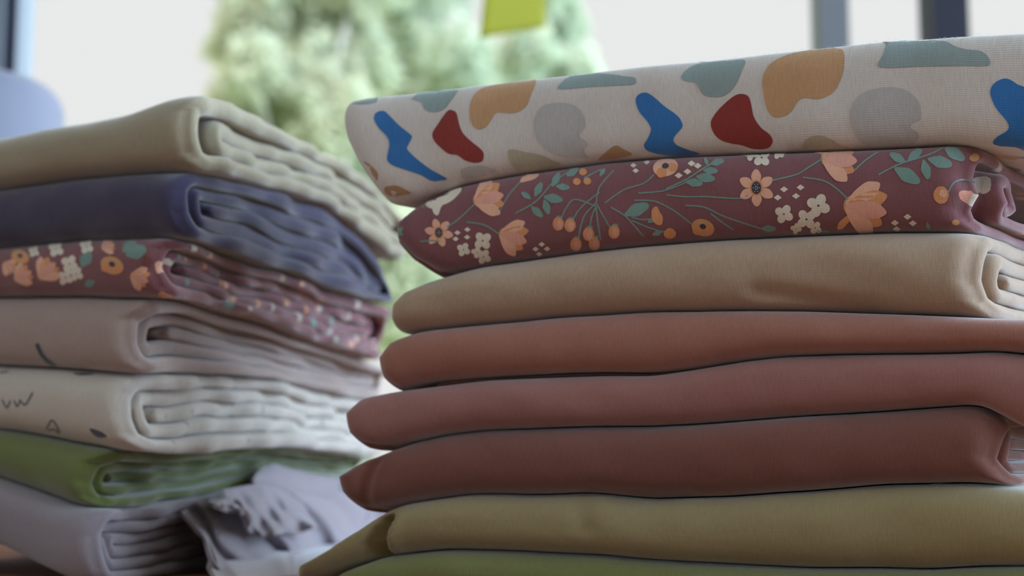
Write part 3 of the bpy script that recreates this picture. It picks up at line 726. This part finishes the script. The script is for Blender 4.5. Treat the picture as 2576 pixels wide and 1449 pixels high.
# ------------------------------------------------------------------ right stack
def grp(): return None
RS = Stack(at(1000, 700, .60), at(2400, 700, .52), math.radians(36))
Rf = [
 [(700,272),(855,247),(1000,230),(1200,206),(1400,184),(1600,161),(1800,142),(2000,120),(2200,97),(2400,84),(2576,75),(2800,69)],
 [(700,570),(1000,513),(1050,493),(1150,460),(1300,432),(1500,403),(1700,386),(1900,379),(2100,373),(2300,364),(2400,358),(2480,368),(2576,376),(2800,380)],
 [(700,745),(1060,697),(1100,690),(1200,665),(1400,635),(1600,612),(1800,598),(2000,588),(2200,580),(2400,577),(2576,585),(2800,590)],
 [(700,850),(955,836),(1200,812),(1400,795),(1600,782),(1800,777),(2000,777),(2200,783),(2350,790),(2576,800),(2800,805)],
 [(700,1000),(940,985),(1040,975),(1200,955),(1500,942),(1620,942),(1700,930),(1850,905),(1950,893),(2100,888),(2400,884),(2500,880),(2576,890),(2800,900)],
 [(700,1150),(900,1138),(950,1128),(1100,1092),(1200,1080),(1400,1075),(1600,1072),(1800,1060),(2000,1045),(2200,1035),(2400,1020),(2450,1016),(2500,1040),(2576,1085),(2800,1100)],
 [(650,1370),(850,1312),(905,1297),(1000,1265),(1150,1243),(1300,1245),(1450,1240),(1600,1253),(1800,1250),(2000,1238),(2200,1222),(2400,1215),(2500,1222),(2576,1235),(2800,1245)],
 [(650,1490),(780,1462),(880,1420),(950,1400),(1100,1385),(1300,1390),(1500,1402),(1700,1418),(2000,1430),(2300,1435),(2440,1428),(2576,1425),(2800,1430)]]
Rz = [Surface(RS, f, seed=40+i, amp=0.001) for i, f in enumerate(Rf)]
table_surf = lambda s, d: np.full_like(np.asarray(s+d, float), TABLE_Z)
FABR = {}
floral_spots = fabric('floral_jersey', spots=dict(scale=95, thr=0.48, cols=[srgb(214,200,182), ORANGE, PEACH, TEAL, srgb(128,76,74), PEACH2]))
blob_spots = fabric('shape_print_jersey', spots=dict(scale=45, thr=0.5, cols=[BLUE, GREY, TAN, RED, SLATE]))
tick_spots = fabric('fleck_print_jersey', spots=dict(scale=110, thr=0.28, cols=[srgb(60, 78, 120), srgb(80, 84, 100)]))
OFFW = srgb(220, 213, 208); MAROON = srgb(136, 90, 95); TAUPE = srgb(183, 159, 137); RUST = srgb(167, 116, 102); ROSE = srgb(162, 114, 108); WINE = srgb(129, 84, 74)
SAGE = srgb(158, 142, 104); GREEN = srgb(124, 126, 76)
R4a = Surface(RS, [(700,1000),(940,984),(985,983),(1040,961),(1200,949),(1400,938),(1500,935),(1620,936),(1700,929),(1850,904),(1950,892),(2100,887),(2400,883),(2500,879),(2576,889),(2800,899)], seed=44, amp=.001)
def curl_profile(W=.20, H=.034, t=.0055):
    p = [(W-(W-.012)*i/60, t/2) for i in range(60)]; lo, hi, r, f = t/2, H-t/2, .009, t/2
    for j in range(49):
        a = -math.pi/2+math.pi*j/48; ca, sa = math.cos(a), math.sin(a)
        p.append((f+r-r*abs(ca)**(2/2.4), (lo+hi)/2+(hi-lo)/2*math.copysign(abs(sa)**(2/2.4), sa)))
    p += [(f+r+(W-f-r)*i/60, hi) for i in range(1, 61)]
    for j in range(1, 10):
        a = math.pi/2-math.pi*j/9; p.append((W+.008*math.cos(a), (hi+1.55*t)/2+(hi-1.55*t)/2*math.sin(a)))
    cx_, ch, R = .0245, .0172, .0087
    p += [(W-(W-cx_)*i/60, 1.55*t) for i in range(1, 60)]
    for j in range(0, 44):                           # the free end rolls up
        a = -math.pi/2-2*math.pi*1.25*j/44; rr = R*(1-.55*j/44)
        p.append((cx_+rr*1.15*math.cos(a), ch+rr*math.sin(a)))
    q = [p[0]]
    for x in p[1:]:
        if math.hypot(x[0]-q[-1][0], x[1]-q[-1][1]) > 3e-4: q.append(x)
    return q
right = [
 ('folded_fabric', dict(zb=Rz[1], zt=Rz[0], left=[(870,252),(855,262),(862,300),(875,340),(900,390),(930,440),(960,485),(1010,515)], right=2660, W=.20, N=6, insets=[0,.012,.02], H=.036, seed=1, bulge=.5, ex=3.0, lr_amt=.002, lround=.01), OFFW, 'white fabric printed with blue, red, tan and grey shapes, top of the right stack', blob_print, blob_spots, 240),
 ('folded_fabric', dict(profile=curl_profile(), thick=.75, inner_out=.006, zb=Rz[2], zt=Rz[1], left=[(1060,492),(1000,525),(968,560),(975,600),(1010,640),(1060,675),(1110,695)], right=[(2425,362),(2412,400),(2408,440),(2425,480),(2402,520),(2408,545),(2440,585)], rround=.008, W=.20, N=5, insets=[0,.010,.018], H=.034, seed=2, wob=.05, end_jit=.002), MAROON, 'maroon fabric printed with peach flowers, directly under the white printed one', floral_print, floral_spots, 0),
 ('folded_fabric', dict(zb=Rz[3], zt=Rz[2], left=[(1100,688),(1040,705),(985,735),(962,765),(955,800),(958,836)], rround=.007, inner_out=.003, right=[(2430,575),(2438,600),(2430,650),(2425,700),(2440,750),(2480,792)], W=.20, N=5, insets=[0,.008,.012], creases=[(1900,735,2180,775,.004,.003),(2050,600,2300,690,.008,-.0012),(1150,720,1500,700,.01,-.001)], H=.034, seed=3, end_jit=.002), TAUPE, 'plain taupe fabric between the flowered maroon and the rust one', (), None, 0),
 ('folded_fabric', dict(zb=R4a, zt=Rz[3], left=[(1000,833),(945,860),(925,900),(930,940),(955,975),(990,984)], right=2700, W=.20, N=4, insets=[0,.012], H=.028, seed=4), RUST, 'rust-brown folded fabric directly below the taupe one', (), None, 0),
 ('folded_fabric', dict(zb=Rz[5], zt=Rz[4], left=[(940,982),(870,1000),(845,1040),(852,1080),(880,1112),(950,1135)], right=2700, W=.20, N=4, insets=[0,.012], H=.028, seed=5), ROSE, 'dusty rose-brown folded fabric between the rust and the wine-coloured ones', (), None, 0),
 ('folded_fabric', dict(zb=Rz[6], zt=Rz[5], left=[(960,1128),(880,1162),(824,1200),(835,1240),(870,1278),(920,1298)], right=[(2440,1018),(2490,1060),(2478,1120),(2470,1150),(2500,1200),(2530,1225)], W=.20, N=6, insets=[0,.006,.014], H=.034, seed=6, end_jit=.003, rround=.006, creases=[(930,1170,900,1270,.004,.003),(1480,1235,1700,1250,.004,.002)]), WINE, 'dark wine-brown folded fabric lying on the sage one in the right stack', (), None, 0),
 ('folded_fabric', dict(zb=Rz[7], zt=Rz[6], left=[(930,1285),(870,1340),(790,1395),(720,1430),(700,1470)], right=2640, W=.20, N=5, insets=[0,.01], H=.034, seed=7, creases=[(962,1310,925,1395,.0035,.012),(985,1300,975,1390,.003,-.002),(1440,1262,1470,1330,.004,.0012),(1520,1260,1640,1262,.003,.0015)]), SAGE, 'sage-khaki folded fabric lying on the green one, low in the right stack', (), None, 0),
 ('folded_fabric', dict(zb=table_surf, zt=Rz[7], left=[(900,1415),(840,1445),(800,1500)], right=2700, W=.20, N=4, insets=[0,.01], H=.028, seed=8, lr_amt=.004), GREEN, 'green folded fabric at the bottom of the right stack, on the table', (), None, 0)]
RO = []
for nm, kw, colr, lab, pr, spt, fib in right:
    RO.append(build_cloth(Cloth(RS, **kw), nm, colr, lab, pr, spt, 'fabric', None, fibres=fib))
def child_of(o, par):
    o.parent = par; o.location = o.location - par.location
child_of(build_cloth(Cloth(RS, zb=Rz[4], zt=R4a, left=1035, right=1660, W=.12, N=1, insets=[0], H=.006, seed=14, bulge=.8, front_off=.001), 'under_fold', RUST, None, ns=60), RO[3])

# ------------------------------------------------------------------ left stack
LS = Stack(at(0, 700, .69), at(450, 700, .62), math.radians(15))
Lf = [
 ([(-300,400),(0,350),(100,327),(200,314),(300,293),(400,256),(450,245),(500,243)], [(450,245),(500,243),(560,260),(700,335),(850,410),(950,490),(1000,560),(1060,660)], 450),
 ([(-300,500),(0,472),(150,452),(300,437),(400,431),(450,428)], [(450,428),(560,455),(700,485),(800,520),(850,550),(900,600),(940,660),(1000,740)], 450),
 ([(-300,640),(0,618),(200,597),(400,592),(440,595)], [(440,595),(560,632),(650,670),(740,692),(850,740),(960,765),(1060,800)], 440),
 ([(-300,760),(0,748),(200,745),(380,752)], [(390,752),(500,762),(600,790),(700,822),(800,865),(900,893),(1000,930)], 390),
 ([(-300,900),(0,920),(150,930),(300,945)], [(320,946),(500,945),(600,947),(700,960),(800,985),(900,1005),(1000,1030)], 320),
 ([(-300,1040),(0,1080),(100,1096),(200,1115),(290,1130)], [(290,1130),(400,1142),(500,1142),(600,1130),(700,1128),(800,1135),(900,1145),(1000,1150)], 290),
 ([(-300,1130),(0,1205),(100,1240),(180,1270),(230,1278)], [(220,1277),(350,1272),(450,1257),(550,1235),(650,1212),(750,1200),(900,1195),(1000,1190)], 220)]
Lz = [Surface(LS, f, s, c, seed=60+i, amp=.0012, base=TABLE_Z+.004*(7-i)) for i, (f, s, c) in enumerate(Lf)]
KHAKI = srgb(165, 152, 128); NAVY = srgb(70, 65, 90); GREYC = srgb(171, 150, 142); CREAM = srgb(203, 193, 182); OLIVE = srgb(112, 122, 72); MAUVE = srgb(152, 142, 150)
def Wd(px, corner, py): s = LS.s_of(corner, 0, py); return LS.d_of(px, s, py)
L1a = Surface(LS, Lf[1][0], [(450,428),(560,455),(700,485),(800,518),(850,546),(900,590),(940,635),(1000,662),(1060,690)], 450, seed=61, amp=.0012, base=TABLE_Z+.024)
mb_ = Surface(LS, [(-300,1330),(0,1375),(70,1412),(150,1450),(230,1480),(400,1480)], seed=70, amp=0)
mauve_base = lambda s, d: np.maximum(mb_(s, d), TABLE_Z+.0004)
left_ = [
 (dict(zb=L1a, zt=Lz[0], right=[(470,246),(450,270),(452,330),(458,380),(480,425)], W=Wd(1005, 455, 600), N=4, insets=[0,.026], H=.036, seed=21), KHAKI, 'khaki folded fabric on top of the left stack', (), None),
 (dict(zb=Lz[2], zt=Lz[1], right=[(445,430),(436,470),(436,530),(450,590)], W=Wd(975, 440, 700), N=5, insets=[0,.010,.013], H=.034, seed=22), NAVY, 'dark purple-navy folded fabric right below the khaki top one', (), None),
 (dict(zb=Lz[3], zt=Lz[2], right=[(420,595),(385,620),(370,680),(385,720),(400,750)], W=Wd(955, 390, 800), N=5, insets=[0,.010,.013], H=.034, seed=23), MAROON, 'flower-printed maroon folded fabric, blurred, in the left stack', floral_left, floral_spots),
 (dict(zb=Lz[4], zt=Lz[3], right=[(350,755),(300,800),(300,860),(310,900),(335,945)], W=Wd(950, 310, 900), N=5, insets=[0,.012,.022], H=.036, seed=24), GREYC, 'grey-beige folded fabric with a dark stroke, between flowered and cream ones', grey_print, None),
 (dict(zb=Lz[5], zt=Lz[4], right=[(300,948),(288,990),(290,1040),(300,1090),(340,1132)], W=Wd(930, 290, 1050), N=5, insets=[0,.008,.011], H=.038, seed=25), CREAM, 'cream folded fabric with small dark flecks, lying on the green one', cream_print, tick_spots),
 (dict(zb=Lz[6], zt=Lz[5], right=[(260,1135),(210,1165),(195,1210),(200,1250),(235,1276)], W=Wd(900, 215, 1200), N=5, insets=[0,.008,.011], H=.034, seed=26), OLIVE, 'green folded fabric in the left stack, below the cream one', (), None),
 (dict(zb=mauve_base, zt=Lz[6], right=[(240,1282),(228,1350),(235,1400),(240,1440)], W=Wd(900, 230, 1350), N=6, insets=[0,.006,.012], H=.034, seed=27, front_off=-.004), MAUVE, 'crumpled grey-mauve fabric at the bottom of the left stack', (), None)]
LC = []
for kw, colr, lab, pr, spt in left_:
    c = Cloth(LS, left=-260, end_jit=.0045, wob=.10, rround=.010, lr_amt=.008, thick=.92, inner_out=-.0012, **kw); LC.append(c)
    build_cloth(c, 'folded_fabric', colr, lab, pr, spt, 'fabric', None, ns=90)

MV = build_last = bpy.data.objects[[o.name for o in COL.objects if o.get('label', '').startswith('crumpled')][0]]
# ------------------------------------------------------------------ the loose part of the mauve cloth, tumbling over its folded side
s_m = LS.s_of(235, 0, 1300)
def side_Y(px, py=1300):
    d = float(LS.d_of(px, s_m, py)); return float((LS.O+LS.E*s_m+LS.D*d)[1])
def sheet(name, top, bot, fold, nu=90, nv=50, pull=.014, thick=.0025):
    tx, ty = zip(*top); bx_, by_ = zip(*bot); V, F = [], []
    tt = np.linspace(0, 1, len(top)); tb_ = np.linspace(0, 1, len(bot))
    for i in range(nu):
        u = i/(nu-1)
        a = (np.interp(u, tt, tx), np.interp(u, tt, ty)); b = (np.interp(u, tb_, bx_), np.interp(u, tb_, by_))
        for j in range(nv):
            v = j/(nv-1); dx, dy, dY = fold(u, v)
            x = a[0]+(b[0]-a[0])*v+dx; y = a[1]+(b[1]-a[1])*v+dy
            Yq = side_Y(x)-pull+dY
            if y > 1200: Yq = min(Yq, .0545*FPX/(y-1150) - .010*(1+sin(26*u-5.5*v+.6)) + (.30*max(0, (x-730)/200)))
            P_ = at(x, y, Yq); V.append((P_[0], P_[1], max(P_[2], TABLE_Z+.004)))
    for i in range(nu-1):
        for j in range(nv-1): F.append((i*nv+j, i*nv+j+1, (i+1)*nv+j+1, (i+1)*nv+j))
    loc = MV.location
    V = [(p[0]-loc[0], p[1]-loc[1], p[2]-loc[2]) for p in V]
    o = mesh_obj(name, V, F, JERSEY, MV, True)
    me = o.data; ca = me.color_attributes.new('print', 'FLOAT_COLOR', 'POINT'); ca.data.foreach_set('color', list(MAUVE)*len(V))
    uvl = me.uv_layers.new(name='UVMap')
    for lp, uvd in zip(me.loops, uvl.data):
        k = lp.vertex_index; uvd.uv = (k//nv/nu*.12, (k % nv)/nv*.06)
    so_ = o.modifiers.new('thickness', 'SOLIDIFY'); so_.thickness = thick
    sb = o.modifiers.new('smooth', 'SUBSURF'); sb.levels = 1; sb.render_levels = 1
    return o
sin = math.sin
sheet('loose_drape', [(455,1285),(520,1248),(620,1228),(720,1235),(860,1240),(1010,1235)], [(560,1456),(600,1458),(690,1456),(780,1445),(900,1425),(1060,1400)],
      lambda u, v: (14*sin(5*v+9*u), 4*sin(11*u)*v, -.012*v - .070*v*max(0, 1-1.3*u) + .004*sin(6*v+14*u) + .013*sin(26*u-5.5*v+.6)*(.3+.7*v)+.004*sin(47*u-9*v)-.004))
sheet('ruffle', [(520,1262),(560,1230),(600,1222),(655,1215),(700,1225),(760,1262)], [(555,1265),(605,1290),(640,1335),(690,1352),(735,1330),(800,1330)],
      lambda u, v: (6*sin(9*u)*v, 7*sin(17*u+1)*v, -.045*v-.006+.010*sin(17*u+7*v)*v+.004*sin(41*u-9*v)*v), 80, 30, .022)
sheet('rolled_corner', [(655,1178),(690,1164),(760,1185),(850,1200)], [(640,1235),(690,1258),(770,1270),(860,1266)],
      lambda u, v: (-10*sin(math.pi*v)*(1-u)**4, 0, -.016*sin(math.pi*v)**.6), 50, 30, .010)
